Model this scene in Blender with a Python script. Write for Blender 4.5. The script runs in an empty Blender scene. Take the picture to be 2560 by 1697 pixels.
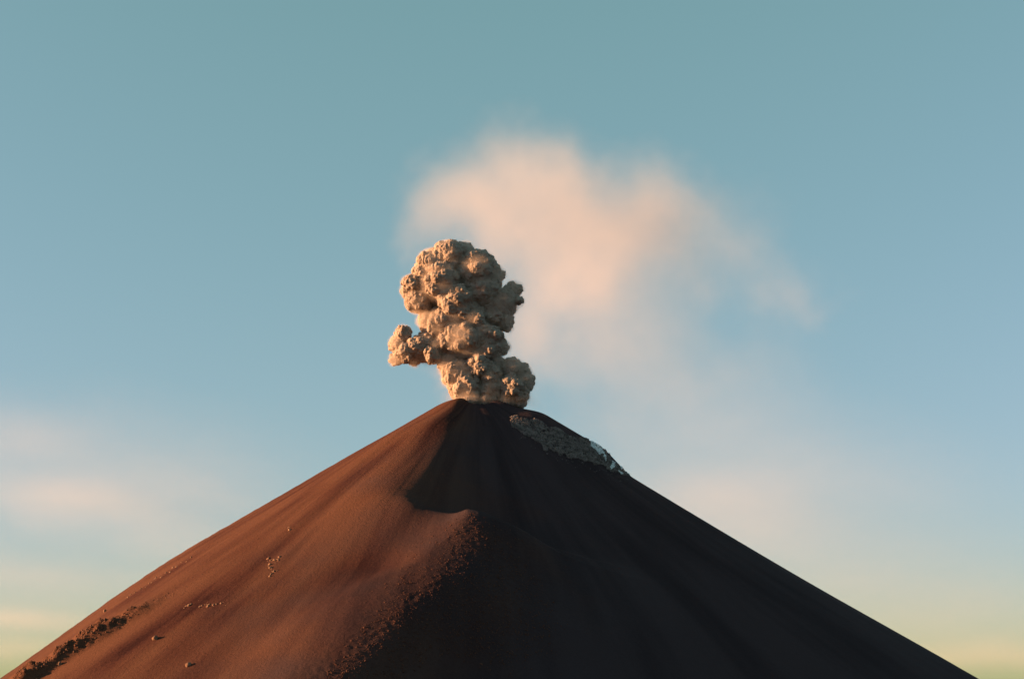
import bpy, math, random
import numpy as np
from mathutils import Vector

# ------------------------------------------------------------------ camera, sky, sun, exposure
R = math.radians
scene = bpy.context.scene
col = scene.collection
FPX, W, HH = 1500.0, 1024.0, 678.0            # focal length in pixels of the 1024-wide frame
PITCH = math.atan((700.0 - 339.0) / FPX)      # looking up at the summit, horizon just under the frame
CAM = np.array([0.0, -1500.0, 250.0])

cam_data = bpy.data.cameras.new('camera')
cam_data.sensor_width = 36.0
cam_data.lens = 36.0 * FPX / W
cam_data.clip_start = 1.0
cam_data.clip_end = 300000.0
cam = bpy.data.objects.new('camera', cam_data)
cam.location = CAM
cam.rotation_euler = (R(90) + PITCH, 0, 0)
col.objects.link(cam)
scene.camera = cam

SUN_EL, SUN_BACK = 6.8, -6.0                 # low sun on the left, a touch on the camera's side
sun_dir = np.array([-math.cos(R(SUN_BACK)) * math.cos(R(SUN_EL)),
                    math.sin(R(SUN_BACK)) * math.cos(R(SUN_EL)), math.sin(R(SUN_EL))])   # towards the sun
world = bpy.data.worlds.new('World')
scene.world = world
world.use_nodes = True
wn, wl = world.node_tree.nodes, world.node_tree.links
bg = wn['Background']
sky = wn.new('ShaderNodeTexSky')
sky.sky_type = 'NISHITA'
sky.sun_disc = False
sky.sun_elevation = R(SUN_EL)
sky.sun_rotation = math.atan2(sun_dir[0], sun_dir[1])
sky.altitude = 800
sky.air_density = 1.05
sky.dust_density = 1.5
sky.ozone_density = 1.6
sep = wn.new('ShaderNodeSeparateColor')           # the film's own response to sky colour, the same in every direction
wl.new(sky.outputs[0], sep.inputs[0])
comb = wn.new('ShaderNodeCombineColor')
for i, (k, p) in enumerate(((1.13, 0.68), (1.50, 0.46), (1.15, 0.82))):
    pw, ml = wn.new('ShaderNodeMath'), wn.new('ShaderNodeMath')
    pw.operation, ml.operation = 'POWER', 'MULTIPLY'
    wl.new(sep.outputs[i], pw.inputs[0])
    pw.inputs[1].default_value = p
    wl.new(pw.outputs[0], ml.inputs[0])
    ml.inputs[1].default_value = k
    wl.new(ml.outputs[0], comb.inputs[i])
wl.new(comb.outputs[0], bg.inputs['Color'])
bg.inputs['Strength'].default_value = 0.06

sun_data = bpy.data.lights.new('sun', 'SUN')
sun_data.energy = 5.0
sun_data.angle = R(0.53)
sun_data.color = (1.0, 0.53, 0.25)
sun = bpy.data.objects.new('sun', sun_data)
sun.rotation_euler = Vector(-sun_dir).to_track_quat('-Z', 'Y').to_euler()
col.objects.link(sun)

vs = scene.view_settings
vs.view_transform = 'Standard'
vs.look = 'None'
vs.exposure = 1.9
vs.gamma = 1.0
scene.render.engine = 'CYCLES'
scene.cycles.max_bounces = 8
scene.cycles.volume_bounces = 2
scene.cycles.use_denoising = True
scene.cycles.volume_step_rate = 1.0

# ------------------------------------------------------------------ helpers
rng = np.random.default_rng(7)


def tag(o, label=None, cat=None, group=None, kind=None):
    for k, v in (('label', label), ('category', cat), ('group', group), ('kind', kind)):
        if v:
            o[k] = v
    return o


def empty(name, loc=(0, 0, 0)):
    o = bpy.data.objects.new(name, None)
    o.location = loc
    o.empty_display_size = 5
    col.objects.link(o)
    return o


def mesh_from(name, verts, faces, mat=None, parent=None, smooth=False):
    """verts (n,3), faces (m,3|4) as numpy arrays -> one linked mesh object"""
    verts = np.ascontiguousarray(verts, dtype=np.float32)
    faces = np.ascontiguousarray(faces, dtype=np.int32)
    me = bpy.data.meshes.new(name)
    k = faces.shape[1]
    me.vertices.add(len(verts))
    me.vertices.foreach_set('co', verts.ravel())
    me.loops.add(faces.size)
    me.loops.foreach_set('vertex_index', faces.ravel())
    me.polygons.add(len(faces))
    me.polygons.foreach_set('loop_start', np.arange(0, faces.size, k, dtype=np.int32))
    if smooth:
        me.polygons.foreach_set('use_smooth', np.ones(len(faces), dtype=bool))
    me.update(calc_edges=True)
    o = bpy.data.objects.new(name, me)
    if mat:
        me.materials.append(mat)
    col.objects.link(o)
    if parent:
        o.parent = parent
        o.location = -Vector(parent.location)
    return o


_perm = {}


def vnoise(x, y, z, seed=0):
    """smooth value noise in -1..1"""
    if seed not in _perm:
        g = np.random.default_rng(1000 + seed)
        _perm[seed] = g.random((64, 64, 64)).astype(np.float32) * 2 - 1
    T = _perm[seed].ravel()
    x, y, z = np.broadcast_arrays(np.asarray(x, np.float32), np.asarray(y, np.float32), np.asarray(z, np.float32))
    fl = [np.floor(q) for q in (x, y, z)]
    fx, fy, fz = ((q - f) for q, f in zip((x, y, z), fl))
    fx, fy, fz = (f * f * f * (f * (f * 6 - 15) + 10) for f in (fx, fy, fz))
    xi, yi, zi = (f.astype(np.int32) for f in fl)
    X = [((xi + a) & 63) << 12 for a in (0, 1)]
    Y = [((yi + a) & 63) << 6 for a in (0, 1)]
    Z = [(zi + a) & 63 for a in (0, 1)]
    rows = []
    for a in (0, 1):
        for b in (0, 1):
            k = X[a] + Y[b]
            t0 = T[k + Z[0]]
            rows.append(t0 + fz * (T[k + Z[1]] - t0))
    p = rows[0] + fy * (rows[1] - rows[0])
    q = rows[2] + fy * (rows[3] - rows[2])
    return p + fx * (q - p)


def fbm(x, y, z, octaves=4, seed=0, gain=0.5):
    s, amp, tot = 0, 1.0, 0.0
    for i in range(octaves):
        s = s + amp * vnoise(x * 2 ** i + 13.7 * i, y * 2 ** i + 5.1 * i, z * 2 ** i + 9.3 * i, seed + i)
        tot += amp
        amp *= gain
    return s / tot


def sstep(a, b, x):
    t = np.clip((x - a) / (b - a), 0, 1)
    return t * t * (3 - 2 * t)


def smin(a, b, k):
    h = np.clip(0.5 + 0.5 * (b - a) / k, 0, 1)
    return b * (1 - h) + a * h - k * h * (1 - h)


# ------------------------------------------------------------------ pixel rays, used once to find where features stand on the cone
cp, sp = math.cos(PITCH), math.sin(PITCH)


def rays(u, v):
    u, v = np.asarray(u, float), np.asarray(v, float)
    a, b = (u - W / 2) / FPX, -(v - HH / 2) / FPX
    d = np.stack([a, cp - sp * b, sp + cp * b], -1)
    return d / np.linalg.norm(d, axis=-1, keepdims=True)


def at(u, v, y):
    """world point seen at pixel (u,v) at world depth y"""
    d = rays(u, v)
    return CAM + d * ((y - CAM[1]) / d[..., 1])[..., None]


def march(d, Hf, t0, span, n):
    """first t along rays d (from t0, one per ray, over span) that lies under Hf; nan where none"""
    out = np.full(len(d), np.nan)
    alive = np.arange(len(d))
    dt = span / n
    for i in range(n + 1):
        t = t0[alive] + i * dt
        p = CAM + d[alive] * t[:, None]
        under = p[:, 2] < Hf(p[:, 0], p[:, 1])
        idx = alive[under]
        if len(idx):
            hi = t[under]
            lo = hi - dt
            for _ in range(8):
                m = (lo + hi) / 2
                q = CAM + d[idx] * m[:, None]
                b = q[:, 2] < Hf(q[:, 0], q[:, 1])
                hi = np.where(b, m, hi)
                lo = np.where(b, lo, m)
            out[idx] = hi
            alive = alive[~under]
        if not len(alive):
            break
    return out


def hit(u, v, Hf):
    """first point of the height function along each pixel ray; nan where it misses"""
    d = rays(np.atleast_1d(u), np.atleast_1d(v))
    t = march(d, lambda x, y: cone(x, y) + 28.0, np.full(len(d), 650.0), 1100.0, 110)
    ok = ~np.isnan(t)
    if Hf is cone:
        t[ok] = march(d[ok], cone, t[ok] - 12.0, 400.0, 80)
    else:
        t[ok] = march(d[ok], Hf, t[ok] - 12.0, 320.0, 64)
    return CAM + d * t[:, None]

# ------------------------------------------------------------------ the cone as a height function
AX, AY = -37.0, 0.0
ZAPEX = CAM[2] + 315.0
SLOPE = 0.632


def cone(x, y):
    r = np.hypot(x - AX, y - AY)
    h = smin(ZAPEX - SLOPE * r, np.full_like(r, ZAPEX - 17.5), 10.0)
    return 25.0 * np.logaddexp(0, np.clip(h / 25.0, -50, 60))         # the flanks run out into the ground


def pixline(pts):
    p = np.array(pts, float)
    q = hit(p[:, 0], p[:, 1], cone)
    return q[:, :2]


def polyd(x, y, line):
    """signed distance (right of the downhill-running line seen from the camera > 0) and arc position in metres"""
    best = np.full(x.shape, 1e9)
    sgn = np.ones(x.shape)
    arc = np.zeros(x.shape)
    s0 = 0.0
    for (x0, y0), (x1, y1) in zip(line[:-1], line[1:]):
        dx, dy = x1 - x0, y1 - y0
        L = math.hypot(dx, dy)
        t = np.clip(((x - x0) * dx + (y - y0) * dy) / (L * L), 0, 1)
        ex, ey = x - (x0 + t * dx), y - (y0 + t * dy)
        d = np.hypot(ex, ey)
        m = d < best
        best = np.where(m, d, best)
        sgn = np.where(m, np.sign(dx * ey - dy * ex), sgn)
        arc = np.where(m, s0 + t * L, arc)
        s0 += L
    return best * sgn, arc, s0


RIDGE1 = pixline([(452, 404), (438, 433), (422, 465), (408, 488), (396, 515), (372, 560)])
RIDGE2 = pixline([(466, 520), (472, 548), (462, 585), (412, 622), (357, 676)])
RIDGE2 = np.vstack([RIDGE2, RIDGE2[-1] * 2 - RIDGE2[-2], RIDGE2[-1] * 4 - RIDGE2[-2] * 3])
RIB = pixline([(172, 592), (140, 612), (105, 632), (70, 652), (38, 672)])
RIB = np.vstack([RIB, RIB[-1] * 3 - RIB[-2] * 2])


ARETE_R = [0, 50, 112, 160, 205, 222, 236, 250, 262, 274, 292, 325, 350, 375, 400, 430, 474, 650]
ARETE_T = [-40, -26, -18, -16.5, -16.3, -16.2, -14.0, -9.0, -1.5, 4.5, 8.5, 8.5, 6.5, 3.0, -2.0, -6.0, -8.6, -10.8]


def rough_mask(x, y):
    """where the lower ridge carries loose blocks"""
    d, a, L = polyd(x, y, RIDGE2)
    return np.exp(-((d - 22) / 42.0) ** 2) * sstep(-5, 40, a)


def height(x, y, fine=True):
    x, y = np.asarray(x, float), np.asarray(y, float)
    h = cone(x, y)
    r = np.hypot(x - AX, y - AY)
    th = np.degrees(np.arctan2(x - AX, -(y - AY)))      # 0 towards the camera, negative left
    # crater
    h = h - 9.0 * np.exp(-(r / 15.0) ** 4)
    # everything right of the crest line is cut back, so the crest stands out as an edge
    ph = np.radians(th - np.interp(r, ARETE_R, ARETE_T))
    ww = 0.045 + 0.09 * np.exp(-((r - 335) / 45.0) ** 2) + 0.075 * np.exp(-((r - 140) / 55.0) ** 2)                # the crest is blunter under the nose
    ph = ww * np.logaddexp(0, np.clip(ph / ww, -60, 60))
    pc = np.minimum(ph, 0.6)
    cut = 0.46 * (pc - pc * pc / 1.2) * (1 - sstep(25, 84, th)) * (1 - sstep(600, 900, r))
    h = h - (r + 32.0 * np.exp(-(r / 70.0) ** 2)) * cut
    # upper ridge
    d, a, L = polyd(x, y, RIDGE1)
    s = np.where(d < 0, np.exp(-(d / 75.0) ** 2), np.exp(-(d / 36.0) ** 2))
    h = h + 8.0 * s * sstep(0, 60, a) * (1 - sstep(0.72 * L, L, a))
    # lower ridge: a blunt nose with a flat top, then a broad crest running down to the left
    d, a, L = polyd(x, y, RIDGE2)
    e = (RIDGE2[1] - RIDGE2[0]) / np.linalg.norm(RIDGE2[1] - RIDGE2[0])
    al = (x - RIDGE2[0, 0]) * e[0] + (y - RIDGE2[0, 1]) * e[1]
    cr_ = -((x - RIDGE2[0, 0]) * e[1] - (y - RIDGE2[0, 1]) * e[0])
    cr_ = np.where(a > 0.5, d, cr_)
    s = np.where(cr_ < 0, np.exp(-(cr_ / (62.0 + 23.0 * sstep(20, 120, al))) ** 2), np.exp(-(cr_ / (36.0 + 26.0 * (1 - sstep(20, 110, al)))) ** 2))
    start = np.where(cr_ < 0, 0.35, 0.75) * (np.sqrt(cr_ ** 2 + 1600.0) - 40.0)
    h = h + 18.0 * s * sstep(start - 34, start + 24 + 1.4 * np.abs(np.minimum(cr_, 0)), al)
    # lava lobe bulging out of the right flank under the rim
    lx, ly = x - AX, y - AY
    h = h + 11.0 * np.exp(-((th - 78) / 34.0) ** 2) * sstep(35, 75, r) * (1 - sstep(128, 160, r))
    # lava levee on the lower left: steep right-hand side
    d, a, L = polyd(x, y, RIB)
    w = sstep(0, 60, a) * (0.82 + 0.26 * vnoise(a / 14.0, 0, 0, 3) + 0.22 * vnoise(a / 4.0, d / 5.0, 0, 4))
    h = h + 13.0 * w * np.where(d < 0, np.exp(-(d / 34.0) ** 2), np.exp(-(d / 8.0) ** 2))
    # the left flank steepens lower down
    h = h - 33.0 * sstep(270, 540, r) * sstep(-35, -80, th)
    h = h + 6.0 * sstep(250, 520, r) * sstep(40, 80, th)
    # radial gullies and swells
    fade = sstep(50, 190, r)
    h = h + fade * 2.6 * fbm(th / 9.0, r / 260.0, 0.5, 3, 11)
    h = h + fade * 0.25 * fbm(th / 1.6, r / 150.0, 2.5, 3, 21)
    h = h + 1.0 * sstep(-45, -75, th) * sstep(60, 150, r) * fbm(x / 13.0, y / 13.0, h / 13.0, 3, 36, 0.6)
    if fine:
        m = rough_mask(x, y)
        h = h + (0.08 + 1.0 * m) * fbm(x / 3.4, y / 3.4, h / 3.4, 3, 31, 0.7)
    return h


def axis_lines(lo, hi, a, b, step, grow=1.12):
    """coordinates: even step on a..b, growing outside it"""
    mid = list(np.arange(a, b + step * 0.5, step))
    s, p, left = step, a, []
    while p > lo:
        s *= grow
        p -= s
        left.append(p)
    s, p, right = step, mid[-1], []
    while p < hi:
        s *= grow
        p += s
        right.append(p)
    return np.array(left[::-1] + mid + right)


# ------------------------------------------------------------------ materials
def new_mat(name):
    m = bpy.data.materials.new(name)
    m.use_nodes = True
    n, l = m.node_tree.nodes, m.node_tree.links
    return m, n, l, n['Principled BSDF']


def ramp(n, stops):
    r = n.new('ShaderNodeValToRGB')
    e = r.color_ramp.elements
    while len(e) < len(stops):
        e.new(0.5)
    for k, (p, c) in zip(e, stops):
        k.position = p
        k.color = (*c, 1) if len(c) == 3 else c
    return r


def math_node(n, l, op, a, b=None):
    m = n.new('ShaderNodeMath')
    m.operation = op
    for i, v in enumerate((a, b)):
        if v is None:
            continue
        if isinstance(v, (int, float)):
            m.inputs[i].default_value = v
        else:
            l.new(v, m.inputs[i])
    return m.outputs[0]


def cinder_material():
    """loose volcanic cinder: brown and rust streaks that run straight down the cone"""
    m, n, l, bsdf = new_mat('cinder')
    tc = n.new('ShaderNodeNewGeometry')
    sx = n.new('ShaderNodeSeparateXYZ')
    l.new(tc.outputs['Position'], sx.inputs[0])
    dx = math_node(n, l, 'SUBTRACT', sx.outputs[0], AX)
    dy = math_node(n, l, 'SUBTRACT', sx.outputs[1], AY)
    th = math_node(n, l, 'ARCTAN2', dx, math_node(n, l, 'MULTIPLY', dy, -1.0))
    rr = math_node(n, l, 'SQRT', math_node(n, l, 'ADD', math_node(n, l, 'MULTIPLY', dx, dx), math_node(n, l, 'MULTIPLY', dy, dy)))

    def streak(kt, kr, off, detail):
        c = n.new('ShaderNodeCombineXYZ')
        l.new(math_node(n, l, 'MULTIPLY', th, kt), c.inputs[0])
        l.new(math_node(n, l, 'MULTIPLY', rr, kr), c.inputs[1])
        c.inputs[2].default_value = off
        t = n.new('ShaderNodeTexNoise')
        t.inputs['Scale'].default_value = 1.0
        t.inputs['Detail'].default_value = detail
        t.inputs['Roughness'].default_value = 0.55
        l.new(c.outputs[0], t.inputs['Vector'])
        return t.outputs['Fac']
    broad, thin = streak(7.0, 0.006, 3.3, 2), streak(34.0, 0.008, 8.1, 4)
    g = n.new('ShaderNodeTexNoise')
    g.inputs['Scale'].default_value = 0.5
    g.inputs['Detail'].default_value = 6
    g.inputs['Roughness'].default_value = 0.7
    l.new(tc.outputs['Position'], g.inputs['Vector'])
    mix = math_node(n, l, 'ADD', math_node(n, l, 'ADD', math_node(n, l, 'MULTIPLY', broad, 0.68), math_node(n, l, 'MULTIPLY', thin, 0.20)),
                    math_node(n, l, 'MULTIPLY', g.outputs['Fac'], 0.24))
    cr = ramp(n, [(0.415, (0.022, 0.0072, 0.0066)), (0.47, (0.046, 0.0172, 0.0128)), (0.53, (0.062, 0.0258, 0.0172)), (0.64, (0.085, 0.038, 0.0235))])
    l.new(mix, cr.inputs['Fac'])
    # shade put into the colour: cinder darkens to grey towards the shaded right flank
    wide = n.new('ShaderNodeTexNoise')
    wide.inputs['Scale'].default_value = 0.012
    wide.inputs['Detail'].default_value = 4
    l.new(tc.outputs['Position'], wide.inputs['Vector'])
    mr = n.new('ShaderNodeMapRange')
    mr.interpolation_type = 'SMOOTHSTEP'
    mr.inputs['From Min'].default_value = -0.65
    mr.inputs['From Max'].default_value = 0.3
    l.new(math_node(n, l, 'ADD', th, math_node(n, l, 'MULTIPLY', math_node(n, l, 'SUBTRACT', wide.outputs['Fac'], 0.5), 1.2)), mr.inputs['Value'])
    ash = ramp(n, [(0.34, (0.022, 0.0142, 0.0165)), (0.66, (0.043, 0.0285, 0.031))])  # dark grey end of the blend, standing in for the flank's shade
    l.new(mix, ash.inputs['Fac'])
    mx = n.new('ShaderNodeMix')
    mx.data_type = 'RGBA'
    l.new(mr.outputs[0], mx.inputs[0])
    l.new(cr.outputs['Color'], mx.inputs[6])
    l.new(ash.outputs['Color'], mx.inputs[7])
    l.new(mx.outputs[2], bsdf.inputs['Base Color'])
    bsdf.inputs['Roughness'].default_value = 1.0
    bsdf.inputs['Specular IOR Level'].default_value = 0.05
    bp = n.new('ShaderNodeBump')
    bp.inputs['Strength'].default_value = 0.8
    bp.inputs['Distance'].default_value = 1.1
    l.new(g.outputs['Fac'], bp.inputs['Height'])
    l.new(bp.outputs[0], bsdf.inputs['Normal'])
    return m


def rock_material(name, dark, light, scale=0.6):
    m, n, l, bsdf = new_mat(name)
    tc = n.new('ShaderNodeNewGeometry')
    t = n.new('ShaderNodeTexNoise')
    t.inputs['Scale'].default_value = scale
    t.inputs['Detail'].default_value = 5
    l.new(tc.outputs['Position'], t.inputs['Vector'])
    cr = ramp(n, [(0.35, dark), (0.68, light)])
    l.new(t.outputs['Fac'], cr.inputs['Fac'])
    l.new(cr.outputs['Color'], bsdf.inputs['Base Color'])
    bsdf.inputs['Roughness'].default_value = 0.95
    bsdf.inputs['Specular IOR Level'].default_value = 0.1
    return m


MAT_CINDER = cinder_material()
MAT_GROUND = rock_material('lowland', (0.018, 0.022, 0.014), (0.04, 0.042, 0.028), 0.01)

# ------------------------------------------------------------------ ground and volcano
gr = []
ringr = [0, 800, 1400, 3000, 8000, 20000, 60000, 150000]
seg = 96
gv, gf = [], []
for i, rad in enumerate(ringr[1:]):
    for k in range(seg):
        a = 2 * math.pi * k / seg
        gv.append((AX + rad * math.cos(a), AY + rad * math.sin(a), -2.0))
for i in range(len(ringr) - 2):
    for k in range(seg):
        a, b = i * seg + k, i * seg + (k + 1) % seg
        gf.append((a, b, b + seg, a + seg))
tag(mesh_from('ground', np.array(gv), np.array(gf), MAT_GROUND), kind='structure')

xs = axis_lines(-1400, 1400, -545, 520, 1.3)
ys = axis_lines(-1350, 1350, -560, 60, 1.1)
X, Y = np.meshgrid(xs, ys)
Z = height(X, Y)
rr = np.hypot(X - AX, Y - AY)
Z = np.where(rr > 1150, Z - sstep(1150, 1300, rr) * 6, Z)
nx, ny = len(xs), len(ys)
ii = np.arange(nx * ny).reshape(ny, nx)
quads = np.stack([ii[:-1, :-1], ii[:-1, 1:], ii[1:, 1:], ii[1:, :-1]], -1).reshape(-1, 4)
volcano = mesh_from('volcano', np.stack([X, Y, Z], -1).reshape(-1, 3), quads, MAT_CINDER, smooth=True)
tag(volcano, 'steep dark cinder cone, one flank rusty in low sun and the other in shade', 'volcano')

# ------------------------------------------------------------------ loose rock
def ico(sub):
    t = (1 + 5 ** 0.5) / 2
    v = [(-1, t, 0), (1, t, 0), (-1, -t, 0), (1, -t, 0), (0, -1, t), (0, 1, t), (0, -1, -t), (0, 1, -t), (t, 0, -1), (t, 0, 1), (-t, 0, -1), (-t, 0, 1)]
    f = [(0, 11, 5), (0, 5, 1), (0, 1, 7), (0, 7, 10), (0, 10, 11), (1, 5, 9), (5, 11, 4), (11, 10, 2), (10, 7, 6), (7, 1, 8),
         (3, 9, 4), (3, 4, 2), (3, 2, 6), (3, 6, 8), (3, 8, 9), (4, 9, 5), (2, 4, 11), (6, 2, 10), (8, 6, 7), (9, 8, 1)]
    v = [np.array(p, float) / np.linalg.norm(p) for p in v]
    for _ in range(sub):
        cache, nf = {}, []

        def mid(i, j):
            k = (min(i, j), max(i, j))
            if k not in cache:
                m = v[i] + v[j]
                v.append(m / np.linalg.norm(m))
                cache[k] = len(v) - 1
            return cache[k]
        for i, j, k in f:
            a, b, c = mid(i, j), mid(j, k), mid(k, i)
            nf += [(i, a, c), (j, b, a), (k, c, b), (a, b, c)]
        f = nf
    return np.array(v), np.array(f)


ICO = {k: ico(k) for k in (0, 1, 2, 3)}


def fib_dirs(n, g):
    d = g.normal(size=(n, 3))
    return d / np.linalg.norm(d, axis=1, keepdims=True)


def rot_rand(n, g):
    q = g.normal(size=(n, 4))
    q /= np.linalg.norm(q, axis=1, keepdims=True)
    w, x, y, z = q.T
    return np.stack([1 - 2 * (y * y + z * z), 2 * (x * y - z * w), 2 * (x * z + y * w), 2 * (x * y + z * w), 1 - 2 * (x * x + z * z),
                     2 * (y * z - x * w), 2 * (x * z - y * w), 2 * (y * z + x * w), 1 - 2 * (x * x + y * y)], -1).reshape(n, 3, 3)


def rocks(name, pos, size, mat, parent=None, sub=0, jitter=0.28, seed=1):
    """angular stones at pos (n,3) with radii size (n,), joined into one mesh"""
    g = np.random.default_rng(seed)
    v0, f0 = ICO[sub]
    n, k = len(pos), len(v0)
    v = v0[None] * (1 + g.uniform(-jitter, jitter, (n, k, 1)))
    v = v * g.uniform(0.65, 1.25, (n, 1, 3))
    v = np.einsum('nij,nkj->nki', rot_rand(n, g), v) * size[:, None, None] + pos[:, None, :]
    f = f0[None] + (np.arange(n) * k)[:, None, None]
    return mesh_from(name, v.reshape(-1, 3), f.reshape(-1, 3), mat, parent)


def in_poly(u, v, poly):
    inside = np.zeros(u.shape, bool)
    for (x0, y0), (x1, y1) in zip(poly, poly[1:] + poly[:1]):
        c = (y0 > v) != (y1 > v)
        with np.errstate(divide='ignore', invalid='ignore'):
            inside ^= c & (u < (x1 - x0) * (v - y0) / (y1 - y0) + x0)
    return inside


def scatter(poly, n, seed, Hf=None, edge=0.0):
    """n points on the terrain inside an outline"""
    g = np.random.default_rng(seed)
    p = np.array(poly)
    u = g.uniform(p[:, 0].min(), p[:, 0].max(), n * 6)
    v = g.uniform(p[:, 1].min(), p[:, 1].max(), n * 6)
    uu = u + edge * vnoise(u / 5, v / 5, 1, 41)
    vv = v + edge * vnoise(u / 5, v / 5, 7, 42)
    m = in_poly(uu, vv, poly)
    u, v = u[m][:n], v[m][:n]
    q = hit(u, v, Hf or height)
    ok = ~np.isnan(q[:, 0])
    return q[ok]


MAT_BLOCK = rock_material('cinder_block', (0.055, 0.023, 0.017), (0.10, 0.045, 0.03), 0.4)
MAT_LEVEE = rock_material('levee_rock', (0.06, 0.028, 0.02), (0.14, 0.072, 0.044), 0.5)
MAT_OUT = rock_material('outcrop_rock', (0.13, 0.072, 0.047), (0.23, 0.14, 0.095), 0.5)
MAT_LAVA = rock_material('young_lava', (0.085, 0.067, 0.062), (0.185, 0.15, 0.138), 0.16)
MAT_CRUST = rock_material('pale_crust', (0.5, 0.53, 0.54), (0.8, 0.82, 0.82), 0.8)

# blocks strewn over the lower ridge
SCREE = [(408, 545), (468, 512), (500, 530), (540, 575), (570, 630), (520, 670), (430, 650), (385, 690), (320, 690), (365, 620)]
q = scatter(SCREE, 13000, 5, edge=14)
g = np.random.default_rng(6)
keep = g.random(len(q)) < 0.2 + 0.8 * rough_mask(q[:, 0], q[:, 1])
q = q[keep]
sz = 0.2 + 0.5 * g.random(len(q)) ** 5
q[:, 2] += 0.1 * sz
tag(rocks('rubble', q, sz, MAT_BLOCK, seed=8), kind='stuff')

# ---- lava tongue under the rim
lava = empty('lava_flow', tuple(hit([545], [435], height)[0]))
tag(lava, 'pale grey blocky lava tongue with white crust below the crater rim', 'lava flow')
ZL = lambda x, y: (496 + x * 0.0676, 400 + y * 0.0676)
LAVA = [ZL(*p) for p in [(215, 225), (300, 240), (400, 265), (560, 290), (700, 320), (760, 380), (860, 395), (1000, 450), (1130, 520), (1300, 560), (1420, 600), (1560, 660), (1640, 770),
                         (1740, 900), (1900, 1010), (2000, 1110), (1900, 1100), (1700, 1030), (1500, 960), (1300, 900), (1180, 850), (1050, 840), (900, 770), (740, 720), (620, 640), (500, 560), (250, 400), (210, 310)]]
ph = scatter(LAVA, 4200, 15, edge=2.0)
g = np.random.default_rng(16)
sz = 0.55 + 0.8 * g.random(len(ph)) ** 2
spill = scatter([(a + 5, b + 7) for a, b in LAVA], 500, 18, edge=9.0)          # small blocks rolled out below the tongue
ph = np.vstack([ph, spill - np.array([0, 0, 0.3])])
sz = np.concatenate([sz, 0.2 + 0.45 * g.random(len(spill)) ** 2])
tag(rocks('crust_blocks', ph + np.array([0, 0, 0.4]), sz, MAT_LAVA, lava, seed=17), kind='stuff')
for k, poly in enumerate([[(1400, 615), (1470, 620), (1560, 700), (1600, 800), (1530, 810), (1470, 740), (1405, 690)],
                          [(1600, 800), (1640, 850), (1625, 900), (1590, 850)],
                          [(1720, 910), (1765, 930), (1750, 1000), (1700, 1030), (1690, 990), (1715, 960)],
                          [(1840, 985), (1870, 1000), (1860, 1030)],
                          [(1800, 1040), (1890, 1100), (1860, 1105)]]):
    pc = scatter([ZL(*p) for p in poly], [340, 50, 110, 24, 30][k], 30 + k)
    if len(pc):
        c = rocks('mineral_crust', pc + np.array([0, -0.4, 1.0]), 0.35 + 0.5 * np.random.default_rng(40 + k).random(len(pc)), MAT_CRUST, lava, seed=50 + k)
        tag(c, 'white mineral crust' if k == 0 else None, kind='stuff')

# ---- lava levee on the lower left flank
lev = empty('lava_levee', tuple(hit([90], [640], height)[0]))
tag(lev, 'jagged dark lava levee running down the lower left flank', 'lava ridge')
g = np.random.default_rng(60)
arc = np.concatenate([[0], np.cumsum(np.linalg.norm(np.diff(RIB, axis=0), axis=1))])
t = g.uniform(arc[0], arc[4] * 1.25, 1500)
px = np.interp(t, arc, RIB[:, 0]) + g.normal(0, 5.5, t.size) - 2.5
py = np.interp(t, arc, RIB[:, 1]) + g.normal(0, 5.5, t.size)
sz = (0.3 + 0.9 * g.random(t.size) ** 4) * (0.5 + 0.5 * sstep(0, 80, t))
tag(rocks('levee_blocks', np.stack([px, py, height(px, py) + 0.15 * sz], -1), sz, MAT_LEVEE, lev, seed=61), kind='stuff')

# ---- outcrops and boulders in the sun
def outcrop(label, pts, r, seed, name='rock_outcrop', cat='outcrop', group=None):
    p = np.array(pts, float)
    q = hit(p[:, 0], p[:, 1], height)
    q = q[~np.isnan(q[:, 0])]
    o = empty(name, tuple(q[0]))
    tag(o, label, cat, group)
    k = 0
    for c in q:
        g = np.random.default_rng(seed + k)
        for e in range(3):
            s = r * (g.uniform(0.6, 1.4), g.uniform(0.35, 0.9), g.uniform(0.25, 0.6))[e]
            x, y = c[0] + e * g.normal(0, 1.1) * r, c[1] + e * g.normal(0, 1.1) * r
            rocks('rock', np.array([[x, y, height(np.array([x]), np.array([y]))[0] - 0.1 * s]]), np.array([s]), MAT_OUT, o, sub=1, jitter=0.3, seed=seed * 3 + k)
            k += 1
    return o


ZO = lambda x, y: (x * 0.1454, 500 + y * 0.1454)
outcrop('forked cluster of pale rocks high on the sunlit flank', [ZO(*p) for p in [(1842, 400), (1862, 412), (1888, 408), (1922, 388), (1915, 412), (1856, 440), (1858, 462), (1884, 486), (1856, 520), (1872, 500)]], 1.05, 100)
outcrop('row of pale rocks on the dark streak of the sunlit flank', [ZO(*p) for p in [(1282, 724), (1300, 722), (1372, 734), (1390, 722), (1412, 716), (1428, 728), (1442, 714), (1468, 718), (1490, 712), (1520, 706)]], 1.05, 130)
outcrop('broken line of pale rocks along the skyline of the sunlit flank', [(128 + 62 * k / 15 + 1.2 * math.sin(k * 5.1), 596.5 - 39 * k / 15 + 1.0 * math.sin(k * 3.3)) for k in range(16)], 0.75, 170)
outcrop('tiny pale rock pair nearest the upper sunlit streak', [ZO(1978, 190), ZO(1990, 202)], 1.0, 150)


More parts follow.
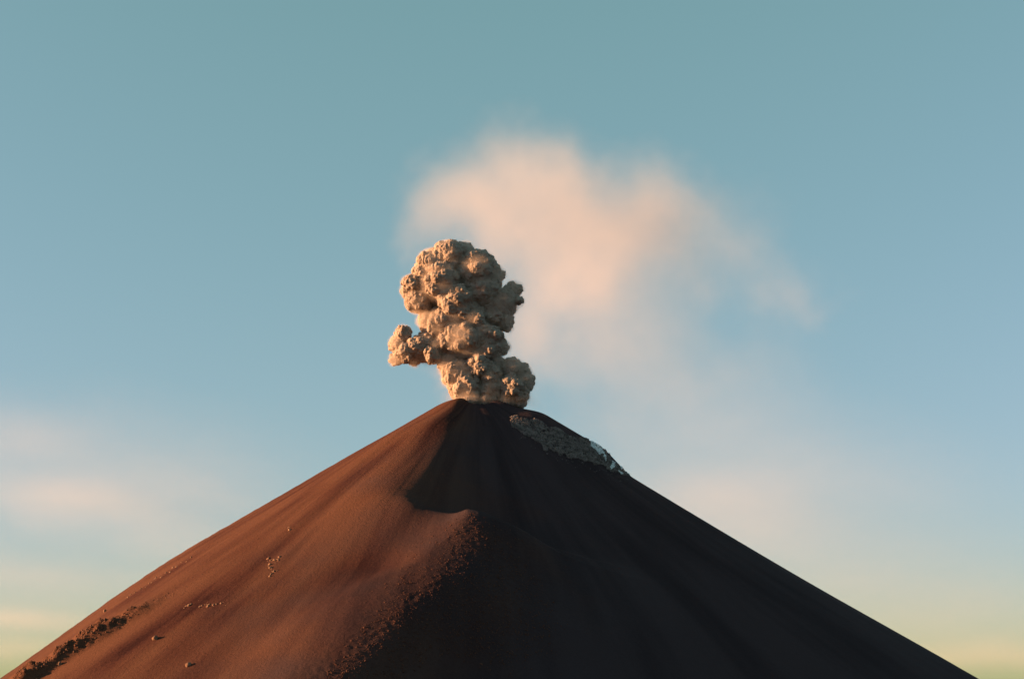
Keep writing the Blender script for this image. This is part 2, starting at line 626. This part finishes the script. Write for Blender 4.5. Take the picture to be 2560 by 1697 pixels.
def boulder(label, u, v, s, seed):
    c = hit([u], [v], height)[0] + np.array([0, 0, 0.35 * s])
    v0, f0 = ICO[3]
    p = v0 * np.array([0.85, 0.9, 1.15])
    g = np.random.default_rng(seed)
    for nrm in fib_dirs(14, g):                       # break flat faces off
        c_ = g.uniform(0.55, 0.9)
        over = np.clip(p @ nrm - c_, 0, None)
        p = p - over[:, None] * nrm
    p = p * (1 + 0.10 * fbm(p[:, 0] * 2 + seed, p[:, 1] * 2, p[:, 2] * 2, 4, 70))[:, None] * s * 1.12
    o = mesh_from('boulder', p, f0, MAT_OUT)
    o.location = c
    tag(o, label, 'boulder', 'boulders on the sunlit flank')


boulder('large pale boulder standing alone just right of the dark levee', *ZO(1065, 955), 2.5, 3)
boulder('smaller pale boulder farther down the flank, near the frame edge', *ZO(1295, 1135), 2.1, 9)
for lab, u, v, s, sd in [('small boulder breaking the left skyline', 105, 611, 1.5, 21), ('boulder on the shaded lower edge of the levee, nearest the frame corner', 60, 664, 1.6, 27)]:
    hh = hit([u], [v], height)[0]
    boulder(lab, u, v + (3 if np.isnan(hh[0]) else 0), s, sd)

# ------------------------------------------------------------------ eruption column
def ash_material():
    m, n, l, bsdf = new_mat('ash')
    tc = n.new('ShaderNodeNewGeometry')
    t = n.new('ShaderNodeTexNoise')
    t.inputs['Scale'].default_value = 0.05
    t.inputs['Detail'].default_value = 6
    l.new(tc.outputs['Position'], t.inputs['Vector'])
    cr = ramp(n, [(0.35, (0.225, 0.178, 0.145)), (0.65, (0.31, 0.25, 0.205))])
    l.new(t.outputs['Fac'], cr.inputs['Fac'])
    l.new(cr.outputs['Color'], bsdf.inputs['Base Color'])
    bsdf.inputs['Roughness'].default_value = 1.0
    bsdf.inputs['Specular IOR Level'].default_value = 0.0
    n['Principled BSDF'].subsurface_method = 'RANDOM_WALK'
    bsdf.inputs['Subsurface Weight'].default_value = 0.5      # light soaks into the edge of an ash cloud
    bsdf.inputs['Subsurface Radius'].default_value = (1.0, 0.8, 0.65)
    bsdf.inputs['Subsurface Scale'].default_value = 1.1
    return m


MAT_ASH = ash_material()
ZP = lambda x, y: (368 + x * 0.1276, 224 + y * 0.1276)
PLUME_Y = 4.0
LOBES = {
    'crown_billow': [(640, 270, 150), (745, 225, 95), (600, 215, 80), (500, 310, 125), (440, 380, 95), (570, 470, 190), (350, 470, 85), (330, 520, 75), (400, 600, 110),
                     (850, 360, 165), (960, 410, 110), (1030, 400, 50), (890, 520, 150), (1130, 520, 70), (1180, 500, 40), (1050, 620, 130), (1180, 600, 40),
                     (1060, 750, 85), (1000, 700, 110), (700, 620, 170), (1090, 800, 45)],
    'stem_billow': [(470, 760, 90), (560, 780, 130), (680, 760, 140), (820, 760, 140), (900, 880, 130), (980, 880, 85), (740, 900, 170), (1040, 960, 70), (960, 980, 100), (880, 1020, 110)],
    'side_billow': [(275, 860, 70), (230, 940, 72), (225, 1050, 58), (300, 1000, 85), (380, 960, 85), (460, 930, 85), (540, 970, 95), (445, 1050, 40), (360, 1060, 52), (600, 920, 95), (425, 1005, 78), (500, 1025, 75), (430, 900, 55)],
    'base_billow': [(640, 1100, 100), (700, 1180, 125), (760, 1270, 125), (790, 1360, 120), (880, 1120, 115), (960, 1180, 110), (960, 1290, 115), (1010, 1080, 70), (1130, 1130, 95), (1200, 1160, 80),
                    (1220, 1230, 90), (1130, 1270, 100), (1190, 1330, 75), (1180, 1400, 60), (1080, 1380, 90), (940, 1380, 100), (1210, 1350, 50)],
}


def plume_lobe(name, balls, parent, seed, voxel=0.5):
    g = np.random.default_rng(seed)
    C, Rr = [], []
    for (x, y, r) in balls:
        u, v = ZP(x, y)
        rad = r * 0.1276 * 1.02
        c = at(np.array(u), np.array(v), PLUME_Y + g.uniform(-0.55, 0.55) * max(4.0, 24 - rad))
        C.append(c)
        Rr.append(rad * 0.86)
        nn = int(16 + rad * 1.6)
        for d in fib_dirs(nn, g):
            r1 = rad * g.uniform(0.22, 0.42)
            c1 = c + d * (rad - r1 * 0.8)
            C.append(c1)
            Rr.append(r1)
            for d2 in fib_dirs(7, g):
                if d2 @ d < -0.2:
                    continue
                r2 = r1 * g.uniform(0.3, 0.45)
                C.append(c1 + d2 * (r1 - r2 * 0.75))
                Rr.append(r2)
    C, Rr = np.array(C), np.array(Rr)
    v0, f0 = ICO[2]
    v = v0[None] * Rr[:, None, None] + C[:, None, :]
    f = f0[None] + (np.arange(len(C)) * len(v0))[:, None, None]
    tmp = mesh_from('tmp', v.reshape(-1, 3), f.reshape(-1, 3))
    md = tmp.modifiers.new('r', 'REMESH')
    md.mode = 'VOXEL'
    md.voxel_size = voxel
    dg = bpy.context.evaluated_depsgraph_get()
    me = bpy.data.meshes.new_from_object(tmp.evaluated_get(dg))
    bpy.data.objects.remove(tmp)
    n = len(me.vertices)
    co = np.empty(n * 3, np.float32)
    me.vertices.foreach_get('co', co)
    co = co.reshape(-1, 3)
    no = np.empty(n * 3, np.float32)
    me.vertex_normals.foreach_get('vector', no)
    no = no.reshape(-1, 3)
    x, y, z = co.T
    d = 1.5 * (np.abs(vnoise(x / 7, y / 7, z / 7, 80)) - 0.3) + 1.25 * (np.abs(vnoise(x / 3.4, y / 3.4, z / 3.4, 81)) - 0.3) + 0.7 * (np.abs(vnoise(x / 1.9, y / 1.9, z / 1.9, 82)) - 0.3) + 0.35 * (np.abs(vnoise(x / 1.0, y / 1.0, z / 1.0, 83)) - 0.3)
    co = co + no * d[:, None]
    me.vertices.foreach_set('co', co.astype(np.float32).ravel())
    me.polygons.foreach_set('use_smooth', np.ones(len(me.polygons), bool))
    me.update()
    me.name = name
    me.materials.clear()
    me.materials.append(MAT_ASH)
    o = bpy.data.objects.new(name, me)
    col.objects.link(o)
    o.parent = parent
    o.location = -Vector(parent.location)
    return o


plume = empty('ash_plume', (-25, PLUME_Y, CAM[2] + 297))
tag(plume, 'dense brown billowing ash column rising from the crater', 'ash plume')
for k, (nm, balls) in enumerate(LOBES.items()):
    plume_lobe(nm, balls, plume, 200 + k)


# ------------------------------------------------------------------ thin ash cloud and wisps: real volumes on density grids
def vapour_material(name, colour, density, aniso=0.0):
    m = bpy.data.materials.new(name)
    m.use_nodes = True
    n, l = m.node_tree.nodes, m.node_tree.links
    n.remove(n['Principled BSDF'])
    pv = n.new('ShaderNodeVolumePrincipled')
    pv.inputs['Color'].default_value = (*colour, 1)
    pv.inputs['Anisotropy'].default_value = aniso
    pv.inputs['Density'].default_value = density
    l.new(pv.outputs[0], n['Material Output'].inputs['Volume'])
    return m


def volume_cloud(name, lo, hi, res, dens, mat, taper=0.14):
    """a cloud whose density grid is worked out here and filled into a volume by a geometry node tree"""
    lo, hi = np.array(lo, float), np.array(hi, float)
    ax = [np.linspace(lo[i], hi[i], res[i]) for i in range(3)]
    Zg, Yg, Xg = np.meshgrid(ax[2], ax[1], ax[0], indexing='ij')
    D = dens(Xg, Yg, Zg).astype(np.float32)
    edge = 1.0                                    # thins out smoothly before the grid ends
    for G, i in ((Xg, 0), (Yg, 1), (Zg, 2)):
        t = (G - lo[i]) / (hi[i] - lo[i])
        edge = edge * sstep(0.0, taper, t) * sstep(0.0, taper, 1 - t)
    D *= edge
    D /= D.max()
    iw = 1024
    ih = -(-D.size // iw)
    buf = np.zeros((iw * ih, 4), np.float32)
    buf[:D.size, 0] = D.ravel()
    img = bpy.data.images.new(name + '_density', iw, ih, alpha=False, float_buffer=True, is_data=True)
    img.pixels.foreach_set(buf.ravel())
    img.update()
    vol = bpy.data.volumes.new(name)
    vol.materials.append(mat)
    o = bpy.data.objects.new(name, vol)
    col.objects.link(o)
    ng = bpy.data.node_groups.new(name, 'GeometryNodeTree')
    ng.interface.new_socket('Geometry', in_out='INPUT', socket_type='NodeSocketGeometry')
    ng.interface.new_socket('Geometry', in_out='OUTPUT', socket_type='NodeSocketGeometry')
    n, l = ng.nodes, ng.links
    gi, go = n.new('NodeGroupInput'), n.new('NodeGroupOutput')
    vc = n.new('GeometryNodeVolumeCube')
    vc.inputs['Min'].default_value = lo
    vc.inputs['Max'].default_value = hi
    for i, k in enumerate(('Resolution X', 'Resolution Y', 'Resolution Z')):
        vc.inputs[k].default_value = res[i]
    pos = n.new('GeometryNodeInputPosition')
    sub = n.new('ShaderNodeVectorMath')
    sub.operation = 'SUBTRACT'
    l.new(pos.outputs[0], sub.inputs[0])
    sub.inputs[1].default_value = lo
    mul = n.new('ShaderNodeVectorMath')
    mul.operation = 'MULTIPLY'
    l.new(sub.outputs[0], mul.inputs[0])
    mul.inputs[1].default_value = [(res[i] - 1) / (hi[i] - lo[i]) for i in range(3)]
    sep = n.new('ShaderNodeSeparateXYZ')
    l.new(mul.outputs[0], sep.inputs[0])

    def mth(op, a, b=None):
        q = n.new('ShaderNodeMath')
        q.operation = op
        for i, w in enumerate((a, b)):
            if w is None:
                continue
            if isinstance(w, (int, float)):
                q.inputs[i].default_value = w
            else:
                l.new(w, q.inputs[i])
        return q.outputs[0]
    rx, ry, rz = (mth('ROUND', sep.outputs[i]) for i in range(3))
    # integer index kept exact: all partial sums stay below 2^24
    idx = mth('ADD', rx, mth('MULTIPLY', mth('ADD', ry, mth('MULTIPLY', rz, float(res[1]))), float(res[0])))
    row = mth('FLOOR', mth('DIVIDE', mth('ADD', idx, 0.5), float(iw)))
    cx = mth('SUBTRACT', idx, mth('MULTIPLY', row, float(iw)))
    uv = n.new('ShaderNodeCombineXYZ')
    l.new(mth('DIVIDE', mth('ADD', cx, 0.5), float(iw)), uv.inputs[0])
    l.new(mth('DIVIDE', mth('ADD', row, 0.5), float(ih)), uv.inputs[1])
    ti = n.new('GeometryNodeImageTexture')
    ti.interpolation = 'Closest'
    ti.inputs['Image'].default_value = img
    l.new(uv.outputs[0], ti.inputs['Vector'])
    sc3 = n.new('FunctionNodeSeparateColor')
    l.new(ti.outputs['Color'], sc3.inputs[0])
    l.new(sc3.outputs[0], vc.inputs['Density'])
    sm = n.new('GeometryNodeSetMaterial')
    sm.inputs['Material'].default_value = mat
    l.new(vc.outputs[0], sm.inputs['Geometry'])
    l.new(sm.outputs[0], go.inputs[0])
    o.modifiers.new('fill', 'NODES').node_group = ng
    return o


def drift_density(y0):
    ZC2 = lambda x, y: (360 + x * 0.2198, 120 + y * 0.2198)
    blobs = [(740, 220, 200, 190, 1.0), (480, 430, 230, 200, 1.0), (330, 480, 150, 150, .55), (760, 480, 320, 240, 1.25), (1080, 480, 260, 200, 1.2), (1260, 430, 210, 190, 1.1), (1150, 290, 130, 100, .5), (990, 330, 200, 150, .6), (1350, 520, 170, 180, .9),
             (900, 720, 270, 190, 1.0), (820, 900, 190, 190, .75), (760, 1080, 190, 170, .42), (1150, 640, 230, 150, .7),
             (1530, 620, 220, 150, .42), (1720, 740, 210, 130, .45), (1880, 840, 180, 110, .48), (2010, 920, 120, 80, .42), (1250, 880, 300, 170, .2), (1700, 480, 300, 200, .10), (1150, 1080, 450, 200, .2), (1600, 1150, 500, 260, .14), (1100, 1350, 400, 220, .14), (230, 600, 90, 120, .3), (1250, 720, 330, 240, .35), (1520, 700, 300, 220, .18), (950, 980, 260, 220, .25)]
    sc_ = (y0 + 1500) / 1500.0
    P = []
    for (x, y, sx, sz, w) in blobs:
        u, v = ZC2(x, y)
        p = at(np.array(u), np.array(v), y0)
        P.append((p[0], p[2], sx * 0.2198 * sc_ * 0.9, sz * 0.2198 * sc_ * 0.9, w, -75.0 if x > 1500 else 0.0))

    def f(X, Y, Z):
        wx = 50 * fbm(X / 80, Y / 80, Z / 80, 5, 90, 0.58)
        wz = 50 * fbm(X / 80 + 9, Y / 80, Z / 80, 5, 91, 0.58)
        s = 0
        dy = Y - y0 - 25 * vnoise(X / 120, Z / 120, 0, 92)
        for (px, pz, sx, sz, w, yo) in P:
            dpt = 0.5 * (sx + sz) * 1.0
            s = s + w * np.exp(-((X + wx - px) / sx) ** 2 - ((Z + wz - pz) / sz) ** 2 - ((dy - yo) / dpt) ** 2)
        nz = fbm(X / 60, Y / 60, Z / 60, 5, 95)
        d = np.clip(s * (1 + 1.25 * nz) - 0.03, 0, None)
        return d / (1 + 0.45 * d)
    return f


Y0 = 170.0
lo = at(np.array(345.0), np.array(490.0), Y0)
hi = at(np.array(900.0), np.array(80.0), Y0)
tag(volume_cloud('ash_cloud', (lo[0], Y0 - 130, lo[2]), (hi[0], Y0 + 130, hi[2]), (190, 46, 142), drift_density(Y0), vapour_material('drifting_ash', (0.98, 0.88, 0.81), 0.0072), taper=0.07),
    'soft peach ash cloud drifting away behind the dense column', 'ash cloud')


def wisp_density(y0, strokes, amp, lam, seed):
    P = []
    sc_ = (y0 + 1500) / 1500.0
    for (u, v, su, sv, tilt, w) in strokes:
        p = at(np.array(float(u)), np.array(float(v)), y0)
        P.append((p[0], p[2], su * sc_, sv * sc_, R(tilt), w))

    def f(X, Y, Z):
        s = 0
        dy = np.exp(-((Y - y0) / 260.0) ** 2)
        wz = lam * 0.35 * fbm(X / lam / 1.5, Y / lam, Z / lam, 4, seed + 4)
        for (px, pz, sx, sz, t, w) in P:
            a, b = X - px, Z + wz - pz
            c, d = a * math.cos(t) - b * math.sin(t), a * math.sin(t) + b * math.cos(t)
            s = s + w * np.exp(-(c / sx) ** 2 - (d / sz) ** 2)
        nz = fbm(X / lam / 2.5, Y / lam, Z / lam, 5, seed)
        return amp * np.clip(s * (1 + 0.9 * nz) - 0.04, 0, None) * dy
    return f


YW = 6000.0
MAT_WISP = vapour_material('evening_cloud', (0.98, 0.90, 0.87), 0.00085)
for nm, label, box, strokes, sd in [
    ('wispy_cloud', 'faint peach wisps of cloud beside the sunlit flank', (-260, 700, 400, 320),
     [(60, 445, 150, 30, 8, .3), (60, 490, 130, 16, 12, .45), (140, 515, 130, 18, 14, .7), (170, 545, 120, 18, 10, .7), (20, 500, 60, 16, 5, .7), (50, 420, 60, 30, 0, .15), (20, 617, 90, 10, 4, 1.0), (0, 650, 80, 12, 2, .8), (90, 575, 120, 14, 4, .35), (215, 500, 60, 14, 10, .5), (-90, 540, 70, 30, 5, .6), (100, 470, 190, 60, 10, .45), (60, 600, 170, 50, 5, .5), (230, 470, 90, 50, 10, .25)], 300),
    ('wispy_cloud', 'barely visible pinkish veil of cloud beside the shaded flank', (540, 710, 1300, 300),
     [(700, 500, 90, 30, 0, .5), (770, 530, 90, 30, 8, .45), (900, 590, 130, 26, 5, .3), (700, 420, 110, 50, 0, .3), (1000, 655, 120, 16, 0, .7), (850, 480, 120, 40, 5, .2), (760, 500, 190, 90, 0, .3), (930, 600, 160, 60, 0, .35)], 330)]:
    lo = at(np.array(float(box[0])), np.array(float(box[1])), YW)
    hi = at(np.array(float(box[2])), np.array(float(box[3])), YW)
    tag(volume_cloud(nm, (lo[0], YW - 600, lo[2]), (hi[0], YW + 600, hi[2]), (130, 16, 100), wisp_density(YW, strokes, 0.0011, 260.0, sd), MAT_WISP), label, 'cloud', 'evening wisps')


# ------------------------------------------------------------------ fringe of finer ash round the column
def veil_density(balls_px):
    P = []
    for (x, y, r) in balls_px:
        u, v = ZP(x, y)
        P.append((*at(np.array(u), np.array(v), PLUME_Y), r * 0.1276))
    fr = []
    for (x, y, sx, sz, w) in [(600, 1180, 60, 130, 1.0), (560, 1130, 60, 80, .8), (650, 1310, 70, 90, 1.0), (1270, 1400, 80, 60, .7), (1090, 880, 60, 30, .6), (760, 1385, 140, 40, 1.3), (950, 1395, 160, 40, 1.3), (1150, 1420, 140, 45, 1.2), (540, 1110, 120, 40, .8)]:
        u, v = ZP(x, y)
        p = at(np.array(u), np.array(v), PLUME_Y)
        fr.append((p[0], p[2], sx * 0.1276, sz * 0.1276, w))

    def f(X, Y, Z):
        s = np.full(X.shape, -50.0)
        for (px, py, pz, r) in P:
            s = np.maximum(s, r - np.sqrt((X - px) ** 2 + (Y - py) ** 2 + (Z - pz) ** 2))
        nz = fbm(X / 9, Y / 9, Z / 9, 4, 400)
        d = sstep(-2.4, 1.2, s + 2.6 * nz)
        dy = np.exp(-((Y - PLUME_Y) / 14.0) ** 2)
        for (px, pz, sx, sz, w) in fr:
            d = d + 0.10 * w * np.exp(-((X - px) / sx) ** 2 - ((Z - pz) / sz) ** 2) * dy * np.clip(0.6 + nz, 0, 2)
        return d
    return f


allb = [b for v in LOBES.values() for b in v]
lo = at(np.array(378.0), np.array(408.0), PLUME_Y)
hi = at(np.array(548.0), np.array(228.0), PLUME_Y)
veil = volume_cloud('ash_fringe', (lo[0], PLUME_Y - 36, lo[2]), (hi[0], PLUME_Y + 36, hi[2]), (110, 46, 116), veil_density(allb), vapour_material('fine_ash', (0.80, 0.68, 0.58), 0.095), taper=0.03)
veil.parent = plume
veil.location = -Vector(plume.location)
